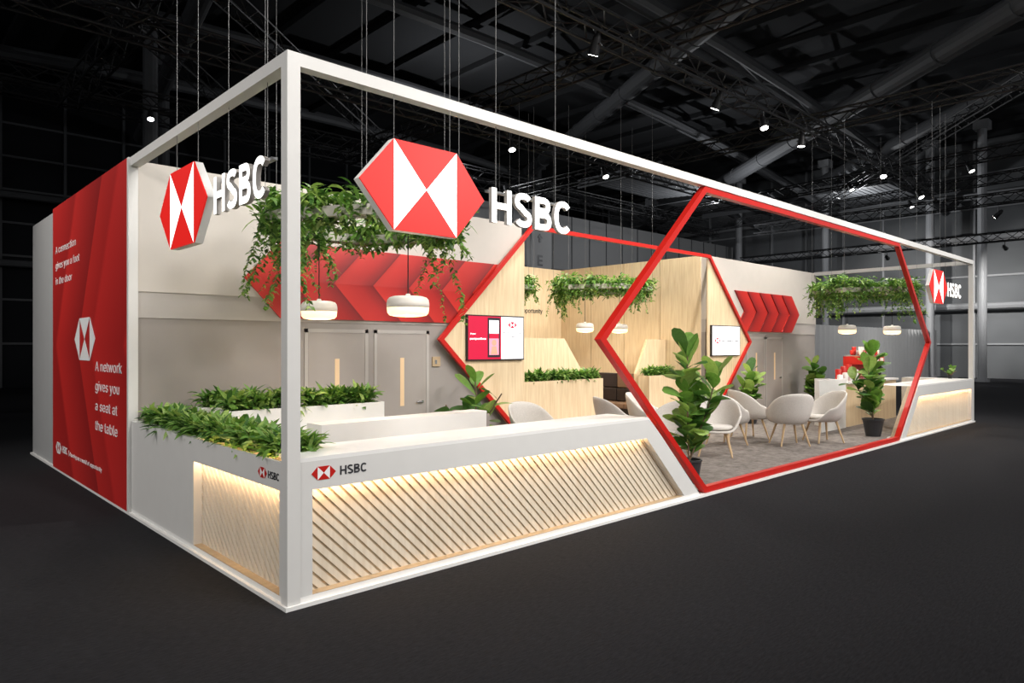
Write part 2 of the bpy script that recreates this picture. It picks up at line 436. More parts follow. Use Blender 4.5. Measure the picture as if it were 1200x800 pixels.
for (x,y,z,tx,ty,tz,en) in [(30,2,7.0,31,8,1.2,700),(36,1,6.4,37,8,1.2,700),(36,8,6.4,46,9,3,2600),(36,3,6.4,46,2,3,2600)]:  # extra spots added to brighten the curtain and the east glazing
    fixture(x,y,z,tx,ty,tz,True,en,80,(1,.98,.95))

# ---------------------------------------------------------------- stand platform
H=.05
e=empty('platform',(9,5,0),'low white-edged exhibition stand platform with carpet','platform')
box('platform_deck',(0,0,0),(18.1,10,.03),M['white'],e)
box('platform_carpet',(.35,.14,.03),(17.9,9.8,H),M['standcarpet'],e)
def W(name,a,b,mat,label): return struct(box(name,a,b,M[mat]),label)
W('wall_rear_base',(.1,4,H),(6.18,4.1,2.22),'dgrey','warm grey lower wall')
W('wall_rear_band',(.1,3.985,2.22),(6.18,4.1,2.52),'lgrey','light grey wall band')
W('wall_rear_top',(.1,3.97,2.52),(6.18,4.1,4.0),'cream','cream upper wall')
W('wall_rear_base.001',(12.15,4,H),(18.1,4.1,2.22),'dgrey','warm grey lower wall')
W('wall_rear_band.001',(12.15,3.985,2.22),(18.1,4.1,2.52),'lgrey','light grey wall band')
W('wall_rear_top.001',(12.15,3.97,2.52),(18.1,4.1,4.0),'cream','cream upper wall')
W('wall_recess_rear',(6.18,8.5,H),(12.2,8.6,4.0),'wood','pale wood-veneered recess wall')
W('wall_recess_east',(12.1,4.1,H),(12.15,8.5,4.0),'wood','pale wood-veneered recess side wall')
W('wall_recess_west',(6.13,4.1,H),(6.18,8.5,4.0),'wood','pale wood-veneered recess side wall')
W('wall_east_shell',(18.0,4.1,.03),(18.1,10,4.0),'shellgrey','grey outer wall')
W('wall_south_shell',(.1,9.9,.03),(18.0,10,4.0),'shellgrey','grey outer wall at the rear')
W('wall_west_shell',(.04,8.06,.03),(.1,10,4.0),'shellgrey','grey outer wall')
for i,y in enumerate((5.2,6.3,7.4)):
    struct(box('trim_%d'%(i+1),(12.094,y,.05),(12.099,y+.012,4.0),M['ledge']))

M['redgraphic']=facet('red_graphic','Y',1.9,.62,.27,1.0,[(0,(.30,.010,.010)),(.36,(.60,.022,.018)),(.40,(.38,.012,.011)),(.78,(.58,.020,.017)),(.82,(.44,.014,.012)),(1,(.56,.020,.016))],1)
e=empty('graphic_wall_panel',(0.05,6,0.03),'red wall graphic with chevron shading, white emblem and slogans','wall graphic')
box('graphic_panel',(.0,4.0,.03),(.1,8.06,4.02),M['redgraphic'],e)
box('panel_edge',(.0,3.94,.03),(.1,4.0,4.02),M['frame'],e)
X=-.002
for i,(t,f) in enumerate([('A connection',1.34),('gives you a foot',1.55),('in the door',1.10)]):
    text('slogan_text',t,.205,SIDE(X,7.85,3.3-i*.235),M['textw'],e,fit=f)
for i,(t,f) in enumerate([('A network',1.22),('gives you',1.10),('a seat at',1.02),('the table',1.04)]):
    text('slogan_text',t,.235,SIDE(X,5.42,1.58-i*.25),M['textw'],e,fit=f)
logo(e,SIDE(X,5.98,1.99),.57,.285,.285,.004,M['textw'],None,False)
logo(e,SIDE(X,7.62,.36),.19,.095,.085,.003,M['textw'],None,False)
word(e,SIDE(X,7.36,.32),.10,.17,.003,[M['textw']],'slogan_text',merge=True)
text('slogan_text','| Opening up a world of opportunity',.105,SIDE(X,6.96,.325),M['textw'],e,fit=1.85)

e=empty('white_frame',(0,0,0.03),'pale painted box-section frame outlining the stand','frame')
box('post',(.02,.02,.03),(.12,.12,4.02),M['frame'],e)
box('post',(17.96,.02,.03),(18.06,.12,4.02),M['frame'],e)
box('beam',(.12,.02,3.925),(17.96,.12,4.02),M['frame'],e)
box('beam',(.02,.12,3.925),(.12,3.94,4.02),M['frame'],e)
box('beam',(17.96,.12,3.925),(18.06,3.97,4.02),M['frame'],e)

def offs(pts,d):
    n=len(pts);out=[]
    for i in range(n):
        p0=Vector(pts[i-1]);p1=Vector(pts[i]);p2=Vector(pts[(i+1)%n])
        d1=(p1-p0).normalized();d2=(p2-p1).normalized()
        n1=Vector((-d1.y,d1.x));n2=Vector((-d2.y,d2.x))
        bis=(n1+n2).normalized(); k=d/bis.dot(n1)
        out.append(p1+bis*k)
    return out
def hexframe(pts,y0,y1,half,label):
    o=offs(pts,half);i_=offs(pts,-half);m=MB()
    for k in range(6):
        j=(k+1)%6
        m.prism([tuple(o[k]),tuple(o[j]),tuple(i_[j]),tuple(i_[k])],y0,y1,'y')
    return top(m.build('hexagon_frame',M['redbar']),label,'frame')
hexframe([(3.58,1.97),(5.62,3.885),(12.7,3.885),(14.65,1.97),(12.7,.075),(5.62,.075)],.03,.115,.037,'large red hexagonal portal frame at the open side of the stand')
hexframe([(4.34,2.0),(6.34,3.96),(12.12,3.96),(14.02,2.0),(12.12,.1),(6.34,.1)],3.84,3.895,.036,'red hexagonal frame around the wood-lined recess')
def tri(pts,label): return top(prism('wood_wall_panel',pts,3.9,3.93,'y',M['wood']),label,'wall panel')
tri([(4.36,2.0),(6.18,3.8),(6.18,.2)],'pale wood wall panel carrying a screen beside the recess')
tri([(12.1,3.93),(14.0,2.0),(12.1,.06)],'pale wood wall panel carrying a screen beside the doors')

zc=2.76;hh=.5
def chevron(xt,sgn,par,mat,wd=CW):
    m=MB()
    for up in(1,-1):
        q=[(xt,zc),(xt+sgn*hh*.95,zc+up*hh),(xt+sgn*(hh*.95+wd),zc+up*hh),(xt+sgn*wd,zc)]
        d=[3.965-.008,3.965-.008,3.938,3.938]
        vs=[(a,dd,z) for (a,z),dd in zip(q,d)]+[(a,3.968,z) for a,z in q]
        m.add(vs,[(0,1,2,3),(4,5,6,7),(0,1,5,4),(1,2,6,5),(2,3,7,6),(3,0,4,7)])
    return m.build('chevron',mat,par)
e=empty('chevron_relief',(3,3.96,2.3),'red layered chevron relief on the cream wall above grey doors','wall relief')
for i in range(7):
    chevron(1.32+i*CW,1,e,M['chevL'])
e=empty('chevron_relief',(15,3.96,2.3),'red layered chevron relief on the cream wall near the bar','wall relief')
for i in range(5):
    chevron(17.0-i*CW,-1,e,M['chevR'])

def door(name,x0,x1):
    e=bpy.data.objects.new(name,None); e.location=((x0+x1)/2,3.97,.05); C.objects.link(e); struct(e,'flush grey door with narrow vision slot')
    e.empty_display_size=.1
    m=MB(); m.box((x0-.05,3.988,.05),(x0,4,2.13)); m.box((x1,3.988,.05),(x1+.05,4,2.13)); m.box((x0-.05,3.988,2.08),(x1+.05,4,2.13)); m.build('door_frame',M['lgrey'],e)
    lf=box('door_leaf',(x0+.004,3.992,.055),(x1-.004,3.999,2.076),M['door'],e)
    xw=x0+.40
    box('vision_panel',(xw,3.988,1.0),(xw+.07,3.993,1.72),M['winwarm'],lf)
    m=MB(); m.tube((x1-.09,3.97,1.05),(x1-.2,3.96,1.05),.012,n=8); m.tube((x1-.09,3.993,1.05),(x1-.09,3.96,1.05),.02,n=10); m.build('handle',M['chrome'],lf)
door('door_1',2.2,3.08);door('door_2',3.28,4.16);door('door_3',14.15,15.0);door('door_4',15.15,16.0)
e=empty('wall_keypad',(4.33,3.98,1.6),'small brass wall switch plate beside the door','switch')
box('switch_plate',(4.27,3.975,1.58),(4.42,4.0,1.73),M['ledge'],e); box('switch_button',(4.31,3.968,1.62),(4.35,3.975,1.68),M['chrome'],e)

# ---------------------------------------------------------------- counters with slats
def clip(poly,f):
    out=[]
    for i in range(len(poly)):
        a=poly[i];b=poly[(i+1)%len(poly)];fa=f(a);fb=f(b)
        if fa>=0: out.append(a)
        if (fa>=0)!=(fb>=0):
            t=fa/(fa-fb); out.append((a[0]+(b[0]-a[0])*t,a[1]+(b[1]-a[1])*t))
    return out
def slats(name,par,region,sgn,d0,d1,axis,pitch=.094,wd=.068):
    m=MB(); cs=[sgn*a+z for a,z in region]; c=min(cs)
    while c<max(cs):
        lo=[(sgn*(c+1),-1),(sgn*(c+wd+1),-1),(sgn*(c+wd-2),2),(sgn*(c-2),2)]
        poly=lo
        n=len(region)
        area=sum(region[i][0]*region[(i+1)%n][1]-region[(i+1)%n][0]*region[i][1] for i in range(n))
        for i in range(n):
            p=region[i];q=region[(i+1)%n]
            f=lambda v,p=p,q=q:((q[0]-p[0])*(v[1]-p[1])-(q[1]-p[1])*(v[0]-p[0]))*(1 if area>0 else -1)
            poly=clip(poly,f) if poly else poly
        if len(poly)>=3: m.prism(poly,d0,d1,axis)
        c+=pitch
    return m.build(name,M['slat'],par)
z0,z1,zt=.07,.84,1.05
S0,S1,SB=.112,.124,.126
L0,L1=.058,.084
e=empty('reception_counter',(2.2,.3,.03),'white counter with warm backlit diagonal oak slats and small red emblem','counter')
m=MB()
fy0,fy1=.03,.055
m.prism([(.125,zt),(4.42,zt),(4.65,z1),(.125,z1)],fy0,fy1,'y')
m.prism([(.125,z1),(.22,z1),(.22,.07),(.125,.07)],fy0,SB,'y')
m.prism([(4.36,z1),(4.65,z1),(5.44,.07),(5.13,.07)],fy0,SB,'y')
m.build('front_fascia',M['frame'],e)
prism('counter_base',[(.125,.03),(5.48,.03),(5.44,.07),(.125,.07)],fy0-.0,.62,'y',M['white'],e)
prism('counter_top',[(.125,zt),(4.42,zt),(4.38,zt+.03),(.125,zt+.03)],fy0,.62,'y',M['white'],e)
prism('slat_backing',[(.125,.07),(5.44,.07),(4.42,zt),(.125,zt)],SB,.24,'y',M['slatback'],e)
slats('slat_screen',e,[(.22,.07),(5.13,.07),(4.36,z1),(.22,z1)],1,S0,S1,'y')
box('led_strip',(.24,L0,z1-.002),(4.36,L1,z1+.004),M['led'],e)
box('ledge_board',(.22,.03,.07),(5.1,S0,.074),M['ledge'],e)
logo(e,FRONT(.31,fy0-.001,.955),.10,.05,.05,.002,M['redbar'],M['textw'],True)
word(e,FRONT(.445,fy0-.001,.922),.068,.19,.002,[M['textd']],'counter_text',merge=True,sx=1.05)
def foliage(name,par,x0,x1,y0,y1,z,dens=95,L=(.08,.18),Wd=(.022,.045),rise=1.3,k_=18):
    m=MB(); A=(x1-x0)*(y1-y0); n=max(10,int(A*dens))
    for _ in range(n):
        cx=random.uniform(x0,x1);cy=random.uniform(y0,y1)
        kk=random.uniform(.75,1.25)
        for k in range(k_):
            a=random.uniform(0,2*math.pi); up=random.uniform(.1,1.8)*rise
            m.leaf((cx,cy,z+random.uniform(-.02,.11)),(math.cos(a),math.sin(a),up),random.uniform(*L)*kk,random.uniform(*Wd)*kk,random.uniform(.3,1.6))
    return m.build(name,LEAF,par,fixn=False)
e=empty('side_planter_counter',(.3,2,.03),'white planter counter with backlit oak slats and green foliage','planter')
m=MB()
fx0,fx1=.03,.055
m.prism([(.125,zt),(1.95,zt),(1.95,z1),(.125,z1)],fx0,fx1,'x')
m.prism([(.125,.07),(.17,.07),(.17,z1),(.125,z1)],fx0,SB,'x')
m.prism([(1.95,.07),(3.93,.07),(3.93,zt),(1.95,zt)],fx0,SB,'x')
m.build('front_fascia',M['frame'],e)
box('counter_base',(fx0,.125,.03),(.124,3.93,.07),M['white'],e)
box('inner_panel',(.42,.64,.05),(.46,3.9,zt),M['white'],e)
box('soil_bed',(.25,.25,.88),(.42,3.9,.99),M['soil'],e)
box('slat_backing',(SB,.17,.07),(.24,1.95,zt),M['slatback'],e)
slats('slat_screen',e,[(.17,.07),(1.95,.07),(1.95,z1),(.17,z1)],-1,S0-.008,S1,'x',.10,.066)
box('led_strip',(L0,.18,z1-.002),(L1,1.94,z1+.004),M['led'],e)
box('ledge_board',(.03,.17,.07),(S0-.008,1.95,.074),M['ledge'],e)
foliage('foliage',e,.12,.42,.35,3.78,1.04,320,(.10,.20),(.034,.056))
logo(e,SIDE(fx0-.001,.46,.935),.08,.04,.04,.002,M['redbar'],M['textw'],True)
word(e,SIDE(fx0-.001,.36,.907),.055,.19,.002,[M['textd']],'counter_text',merge=True,sx=1.05)

def planter(x0,x1,y0,y1,h,label,zb=H,mat='white',dens=310):
    e=empty('planter_box',((x0+x1)/2,(y0+y1)/2,zb),label,'planter','planter boxes')
    m=MB(); t=.03
    m.box((x0,y0,zb),(x1,y0+t,h)); m.box((x0,y1-t,zb),(x1,y1,h)); m.box((x0,y0+t,zb),(x0+t,y1-t,h)); m.box((x1-t,y0+t,zb),(x1,y1-t,h)); m.box((x0+t,y0+t,h-.12),(x1-t,y1-t,h-.06),1)
    m.build('planter_body',[M[mat],M['soil']],e)
    foliage('foliage',e,x0+.08,x1-.08,y0+.08,y1-.08,h-.0,dens,(.11,.21),(.034,.056))
planter(.6,2.6,2.75,3.05,1.2,'white planter box with bushy green foliage by the lounge')
planter(.6,1.6,3.4,3.65,1.2,'white planter box with bushy green foliage near the rear wall')
e=empty('bench',(2.0,2.5,H),'white bench with slatted back in front of planter','bench')
box('bench_seat',(1.1,2.35,.42),(2.6,2.66,.47),M['white'],e); box('bench_back',(1.1,2.66,.47),(2.6,2.70,.98),M['white'],e)
for x in(1.15,2.5): box('bench_leg',(x,2.38,H),(x+.05,2.66,.42),M['white'],e)
e=empty('reception_desk',(2.3,2.0,H),'white reception desk with raised front behind the counter','desk')
box('desk_front',(1.1,1.55,H),(3.25,1.6,1.12),M['white'],e); box('desk_top',(1.1,1.6,1.09),(3.3,1.85,1.12),M['white'],e)
box('desk_end',(1.1,1.6,H),(1.15,1.85,1.09),M['white'],e); box('desk_worktop',(1.15,1.85,.72),(3.25,2.2,.75),M['white'],e); box('desk_end',(3.25,1.55,H),(3.3,2.2,1.09),M['dgrey'],e)

e=empty('bar_counter',(15.9,.3,.03),'white bar counter with warm backlit diagonal oak slats','counter')
m=MB()
m.prism([(13.86,zt),(17.955,zt),(17.955,z1),(13.64,z1)],fy0,fy1,'y')
m.prism([(17.86,z1),(17.955,z1),(17.955,.07),(17.86,.07)],fy0,SB,'y')
m.prism([(13.64,z1),(13.9,z1),(13.1,.07),(12.84,.07)],fy0,SB,'y')
m.build('front_fascia',M['frame'],e)
prism('counter_base',[(12.8,.03),(17.955,.03),(17.955,.07),(12.84,.07)],fy0,.3,'y',M['white'],e)
prism('counter_top',[(13.86,zt),(17.955,zt),(17.955,zt+.03),(13.89,zt+.03)],fy0,.7,'y',M['white'],e)
prism('slat_backing',[(12.84,.07),(17.955,.07),(17.955,zt),(13.86,zt)],SB,.24,'y',M['slatback'],e)
slats('slat_screen',e,[(13.1,.07),(17.86,.07),(17.86,z1),(13.9,z1)],-1,S0,S1,'y')
box('led_strip',(13.92,L0,z1-.002),(17.84,L1,z1+.004),M['led'],e)
box('ledge_board',(13.15,.03,.07),(17.86,S0,.074),M['ledge'],e)
box('end_wing',(17.5,.7,H),(18.0,1.5,zt+.03),M['white'],e)
e=empty('coffee_bar',(15.5,1.9,H),'pale wood coffee bar with white upright end panel','bar')
box('bar_body',(14.05,1.6,H),(17.4,2.2,1.03),M['wood'],e); box('bar_top',(14.05,1.55,1.03),(17.45,2.25,1.07),M['white'],e)
prism('end_panel',[(12.75,H),(14.04,H),(14.04,1.16),(12.6,1.16)],1.56,1.6,'y',M['white'],e)
box('end_return',(14.0,1.6,H),(14.05,2.25,1.14),M['white'],e)
x_=-.15
e=empty('coffee_machine',(16.2+x_,1.9,1.075),'large red and chrome espresso machine standing on the bar','coffee machine')
m=MB(); m.prism([(1.65,1.64),(2.15,1.64),(2.15,1.12),(1.95,1.12),(1.95,1.45),(1.65,1.45)],15.55+x_,16.85+x_,'x'); m.build('machine_body',M['redbar'],e)
box('drip_tray',(15.65+x_,1.65,1.09),(16.75+x_,2.05,1.14),M['chrome'],e); box('cup_rail',(15.58+x_,1.68,1.65),(16.82+x_,2.12,1.67),M['chrome'],e)
m=MB()
for i in range(4): m.box((15.62+i*.31+x_,1.64,1.49),(15.84+i*.31+x_,1.65,1.60))
m.build('front_badge',M['white_pot'],e)
m=MB()
for x in(15.85,16.2,16.55): m.tube((x+x_,1.75,1.45),(x+x_,1.75,1.37),.035,n=10); m.tube((x+x_,1.75,1.40),(x+x_,1.58,1.36),.012,n=6)
m.build('portafilter',M['black'],e)
m=MB()
for x in(15.7,16.7):
    for y in(1.7,2.08): m.tube((x+x_,y,1.075),(x+x_,y,1.12),.02,n=8)
m.build('machine_foot',M['black'],e)
for r_ in range(2):
  for i in range(10):
    x=15.66+i*.12+x_; y=1.78+r_*.2
    m=MB(); hc=.12 if (i*3+r_)%4 else .2; m.lathe((x,y,1.67),[(.03,0),(.045,.03),(.054,hc),(.046,hc)],12); top(m.build('coffee_cup',M['redbar'] if (i+r_)%3 else M['white_pot'],smooth=True),'small stacked coffee cup on top of the espresso machine','cup','cups on the espresso machine')
for i in range(8):
    x=14.2+i*.15;hh_=(.16,.28,.2,.34,.22,.38,.26,.3)[i]
    m=MB(); m.lathe((x,1.75+.1*(i%2),1.07),[(.06,0),(.065,.02),(.065,hh_),(.03,hh_+.01)],16); top(m.build('serving_jar',M['redbar'] if i%2==1 else M['white_pot'],smooth=True),'small red or white jar standing on the coffee bar','jar','jars on the coffee bar')
e=empty('coffee_grinder',(17.05,1.9,1.07),'dark coffee grinder with clear hopper on the bar','grinder')
m=MB(); m.lathe((17.05,1.9,1.07),[(.08,0),(.08,.04),(.06,.06),(.07,.3),(.07,.34)],16); m.build('grinder_body',M['black'],e)
m=MB(); m.lathe((17.05,1.9,1.41),[(.04,0),(.09,.1),(.09,.16),(.05,.17)],16); m.build('hopper',M['glassd'],e)

# ---------------------------------------------------------------- hanging signs
def wires(par,pts,ztop=7.2,name='suspension_wire'):
    for p in pts:
        m=MB(); m.tube(p,(p[0],p[1],ztop),.0028,n=5); m.build(name,M['wire'],par)
def sign(Mat,label1,label2,sxl=1.0):
    def Wp(a,b,c): return tuple(Mat@Vector((a,b,c)))
    e=empty('emblem_lightbox',Wp(.635,0,-.03),label1,'illuminated sign','emblem lightboxes')
    m=MB(); hx=[(-.635,0),(-.32,.365),(.32,.365),(.635,0),(.32,-.365),(-.32,-.365)]
    m.add([(a,b,-.07) for a,b in hx]+[(a,b,0) for a,b in hx],[(0,1,2,3,4,5),(6,7,8,9,10,11)]+[(i,(i+1)%6,6+(i+1)%6,6+i) for i in range(6)])
    m.build('lightbox_body',M['white'],e,M4=Mat@Matrix.Translation((.635,0,0)))
    logo(e,Mat@Matrix.Translation((.635,0,.001)),.633,.319,.363,.012,M['litred'],M['litwhite'])
    wires(e,[Wp(.35,.365,-.04),Wp(.92,.365,-.04)])
    e=empty('illuminated_letters',Wp(1.9,-.2,-.05),label2,'illuminated sign','illuminated letters')
    L=word(e,Mat@Matrix.Translation((1.38,-.17,0)),.315,.185,.04,[M['litwhite'],M['lgrey']],gap=.14,sx=sxl,back=-.05)
    xx=1.38+L
    box2=MB(); box2.add([(1.37,.13,-.10),(xx-.05,.13,-.10),(xx-.05,.11,-.10),(1.37,.11,-.10),(1.37,.13,-.055),(xx-.05,.13,-.055),(xx-.05,.11,-.055),(1.37,.11,-.055)],[(0,1,2,3),(4,5,6,7),(0,1,5,4),(1,2,6,5),(2,3,7,6),(3,0,4,7)])
    box2.build('mounting_rail',M['steel'],e,M4=Mat)
    wires(e,[Wp(1.5,.12,-.09),Wp(xx-.2,.12,-.09)])
sign(FRONT(.58,-.01,3.19),'glowing red and white hexagonal emblem lightbox hung above the counter','glowing white channel letters hung beside the emblem')
sign(SIDE(-.01,2.75,3.19),'glowing red and white hexagonal emblem lightbox above the planter counter','glowing white channel letters above the planter counter',.97)
sign(FRONT(14.4,-.01,3.19),'glowing red and white hexagonal emblem lightbox above the bar','glowing white channel letters above the bar')

# ---------------------------------------------------------------- hanging planters and pendants
def hanger(cx,cy,cz,R,label,seed,clumps=((137,50,.75),(-35,16,.85)),base=.22,den=1.0):
    random.seed(seed)
    e=empty('hanging_planter',(cx,cy,cz),label,'hanging planter','hanging planters')
    hx=[Vector((cx+R*math.cos(math.pi/3*k),cy+R*math.sin(math.pi/3*k),cz)) for k in range(6)]
    m=MB(); c=Vector((cx,cy,cz))
    for k in range(6):
        a=hx[k];b=hx[(k+1)%6]; ai=a+(c-a).normalized()*.24; bi=b+(c-b).normalized()*.24
        vs=[(p.x,p.y,cz-.05) for p in(a,b,bi,ai)]+[(p.x,p.y,cz+.05) for p in(a,b,bi,ai)]
        m.add(vs,[(0,1,2,3),(4,5,6,7),(0,1,5,4),(1,2,6,5),(2,3,7,6),(3,0,4,7)])
    m.build('planter_ring',M['cream'],e)
    m=MB()
    def wt(p):
        an=math.degrees(math.atan2(p.y-cy,p.x-cx)); w=0
        for a0,wd,ln in clumps:
            d=abs((an-a0+180)%360-180)
            w=max(w,ln*math.exp(-(d/wd)**2))
        return w
    for k in range(6):
        a=hx[k];b=hx[(k+1)%6]
        for i in range(int(34*den*R/1.15)):
            t=random.random(); p=a.lerp(b,t); p=p+(c-p).normalized()*random.uniform(-.06,.28)
            w=wt(p); amp=.55+.8*w+random.uniform(-.2,.3)+.2*math.sin(k*2.3+t*6.5+seed)
            for _ in range(20):
                an=random.uniform(0,2*math.pi)
                m.leaf(p+Vector((random.uniform(-.1,.1),random.uniform(-.1,.1),random.uniform(-.12,.28)*amp)),(math.cos(an),math.sin(an),random.uniform(-.6,1.4)),random.uniform(.08,.18),random.uniform(.03,.06),random.uniform(.4,1.4))
            if random.random()<.35:
                for _ in range(6):
                    an=random.uniform(0,2*math.pi)
                    m.leaf(p+Vector((0,0,.1)),(math.cos(an),math.sin(an),random.uniform(.3,2)),random.uniform(.2,.36)*amp,random.uniform(.03,.05),random.uniform(1.2,2.4),n=4)
        for i in range(int(30*den*R/1.15)):
            t=random.random(); p=a.lerp(b,t); p=p+(p-c).normalized()*random.uniform(-.28,.08)
            w=wt(p)
            if w<.12 and random.random()<.45: continue
            L=random.uniform(.06,base)+w*random.uniform(.2,1.2)
            cur=Vector((p.x,p.y,cz+.05)); dx=Vector((random.uniform(-.3,.3),random.uniform(-.3,.3),0))
            nn=int(L/.03); ls=random.choice((.7,.9,1.2))
            for j in range(nn):
                q=cur+Vector((dx.x*.05+random.uniform(-.012,.012),dx.y*.05+random.uniform(-.012,.012),-.03))
                if j%3==0: m.tube(cur,q,.003,n=3,mi=1,cap=False)
                for _ in range(random.choice((1,2,3))):
                    an=random.uniform(0,2*math.pi)
                    m.leaf(q,(math.cos(an),math.sin(an),random.uniform(-.6,.5)),random.uniform(.04,.09)*ls,random.uniform(.025,.05)*ls,1.0,n=2)
                cur=q
    m.build('foliage',LEAF,e,fixn=False)
    wires(e,[tuple(h+Vector((0,0,.05))) for h in hx])
    return e
hanger(1.85,2.0,3.2,1.12,'hexagonal ring planter with lush trailing greenery above the reception',3,clumps=((137,48,.75),(-30,15,1.0)))
hanger(10.35,5.6,3.2,1.15,'hexagonal ring planter with trailing greenery in the wood-lined recess',4,clumps=((150,50,.6),(-50,35,.45)))
hanger(15.6,1.75,3.2,1.15,'hexagonal ring planter with trailing greenery above the bar',5,clumps=((150,50,.55),(-40,35,.6)))
hanger(8.5,6.6,3.2,.45,'small ring planter with trailing greenery near the recess lettering',8,clumps=((0,90,.25),))
def pendant(x,y,z,r=.2):
    e=empty('pendant_lamp',(x,y,z),'white rounded drum pendant lamp with glowing diffuser','pendant lamp','pendant lamps')
    pf=[(r*1.0,.055),(r,.10),(r*.97,.135),(r*.88,.16),(r*.7,.172),(.03,.176),(.02,.2)]
    m=MB(); m.lathe((x,y,z),pf,36); m.build('lamp_shade',M['lampshade'],e,smooth=True)
    m=MB(); m.lathe((x,y,z),[(r*.6,-.035),(r*.86,-.025),(r*.96,.0),(r*.99,.055)],32); m.build('diffuser',M['litlamp'],e,smooth=True)
    m=MB(); m.tube((x,y,z+.2),(x,y,3.14),.006,n=6); m.build('cord',M['black'],e)
    l=bpy.data.lights.new('lamp_glow','POINT'); l.energy=14; l.color=(1,.78,.5); l.shadow_soft_size=.06
    o=bpy.data.objects.new('lamp_glow',l); C.objects.link(o); o.parent=e; o.matrix_parent_inverse=Matrix.Translation(-e.location); o.location=(x,y,z-.12)
pendant(1.95,1.3,2.24,.22); pendant(1.66,2.66,2.24,.205)
for x,y in((9.75,5.6),(11.0,5.6)): pendant(x,y,2.24,.2)
for x,y in((15.0,1.9),(16.5,1.4)): pendant(x,y,2.22,.2)

def fig(x,y,zb,h,label,pot='blackp',pr=.16,ph=.32,seed=1,lw=1.0,bare=.25,dn=30,spread=.05):
    random.seed(seed)
    e=empty('potted_fig',(x,y,zb),label,'potted plant','potted fig plants')
    m=MB(); m.lathe((x,y,zb),[(pr*.7,0),(pr,ph*.9),(pr*1.06,ph*.92),(pr*1.06,ph),(pr*.92,ph),(pr*.9,ph-.03)],24); m.build('pot',M[pot],e)
    m=MB(); m.lathe((x,y,zb+ph-.05),[(pr*.88,0),(pr*.88,.02)],20); m.build('soil',M['soil'],e)
    st=MB(); m=MB(); n=10
    for s_i,(hs,ang) in enumerate(((1,random.uniform(0,6)),(.78,random.uniform(0,6)),(.6,random.uniform(0,6)))):
        p=Vector((x,y,zb+ph-.03)); pts=[p]; top_h=(h-ph)*.86*hs
        for i in range(n):
            p=p+Vector((random.uniform(-.015,.015)+math.cos(ang)*spread*.4*(s_i>0),random.uniform(-.015,.015)+math.sin(ang)*spread*.4*(s_i>0),top_h/n)); pts.append(p)
        for a,b in zip(pts,pts[1:]): st.tube(a,b,.011,.010,n=7)
        N=int(top_h*dn*(1 if s_i==0 else .7))
        for i in range(N):
            t=bare*.4+(1-bare*.4)*i/N
            k=min(n-1,int(t*n)); q=pts[k].lerp(pts[k+1],t*n-k)
            an=i*2.4+random.uniform(-.6,.6)
            up=random.uniform(.5,2.0) if t<.88 else 3
            sz=random.uniform(.7,1.15)
            m.leaf(q,(math.cos(an),math.sin(an),up),.36*lw*sz,.24*lw*sz,random.uniform(.2,1.2),shape=1)
    st.build('stem',M['trunk'],e)
    m.build('leaves',LEAF,e,smooth=True,fixn=False)
fig(5.98,.50,H,2.05,'tall fiddle-leaf fig in dark pot inside the red portal frame',seed=2,spread=.09)
fig(12.95,.60,H,2.0,'tall fiddle-leaf fig in a dark pot beside the bar counter',seed=3,pr=.2,ph=.36,lw=1.0,spread=.09)
fig(13.3,3.45,H,1.4,'fiddle-leaf fig standing against the rear wall by the doors',seed=4,ph=.4)
fig(16.7,3.45,H,1.5,'fiddle-leaf fig standing behind the coffee bar',seed=5,ph=.35)
fig(4.45,3.2,H,1.55,'broad-leaved fig behind the reception desk',seed=6,ph=.45,lw=1.15,dn=14,spread=.12)
fig(17.7,.45,1.08,.34,'small leafy plant in a pot on the bar counter',seed=7,pr=.06,ph=.1,lw=.4,dn=50)

# ---------------------------------------------------------------- recess furniture
planter(6.5,9.17,4.6,4.9,1.22,'long wood planter trough with bushy foliage screening the booth',mat='wood')
planter(10.8,12.0,4.6,4.9,1.22,'short wood planter trough with bushy foliage beside the booth',mat='wood')
top(prism('booth_partition',[(6.5,H),(9.1,H),(9.1,1.25),(8.45,2.05),(6.5,2.05)],5.04,5.1,'y',M['wood']),'pale wood booth partition with slanted corner behind the long trough','partition')
top(prism('booth_partition',[(10.9,H),(12.08,H),(12.08,2.05),(11.35,2.05),(10.9,1.25)],5.04,5.1,'y',M['wood']),'pale wood booth partition with slanted corner behind the short trough','partition')
e=empty('booth_bench',(11.7,6.3,H),'dark booth bench with brown leather cushions against the wood wall','bench')
box('bench_base',(11.45,5.15,H),(12.05,7.65,.36),M['darkleather'],e)
for i in range(4):
    y=5.17+i*.62
    box('seat_cushion',(11.4,y,.36),(11.95,y+.6,.48),M['leather'],e,.02)
    box('back_cushion',(11.9,y,.5),(12.04,y+.6,.82),M['darkleather'],e,.02)
    box('back_cushion',(11.92,y,.84),(12.05,y+.6,1.2),M['leather'] if i%2 else M['darkleather'],e,.02)
e=empty('booth_bench',(9.5,8.1,H),'brown leather booth bench along the rear recess wall','bench')
box('bench_base',(7.0,7.9,H),(11.3,8.45,.36),M['darkleather'],e); box('seat_cushion',(7.0,7.85,.36),(11.3,8.4,.48),M['leather'],e,.02); box('back_cushion',(7.0,8.36,.5),(11.3,8.48,1.2),M['darkleather'],e,.02)
e=empty('wall_lettering',(10,8.49,2.8),'small dark slogan lettering on the wood recess wall','lettering')
text('lettering','Opening up a world of opportunity',.22,FRONT(11.35,8.492,2.78),M['textd'],e,align='RIGHT',off=.002)

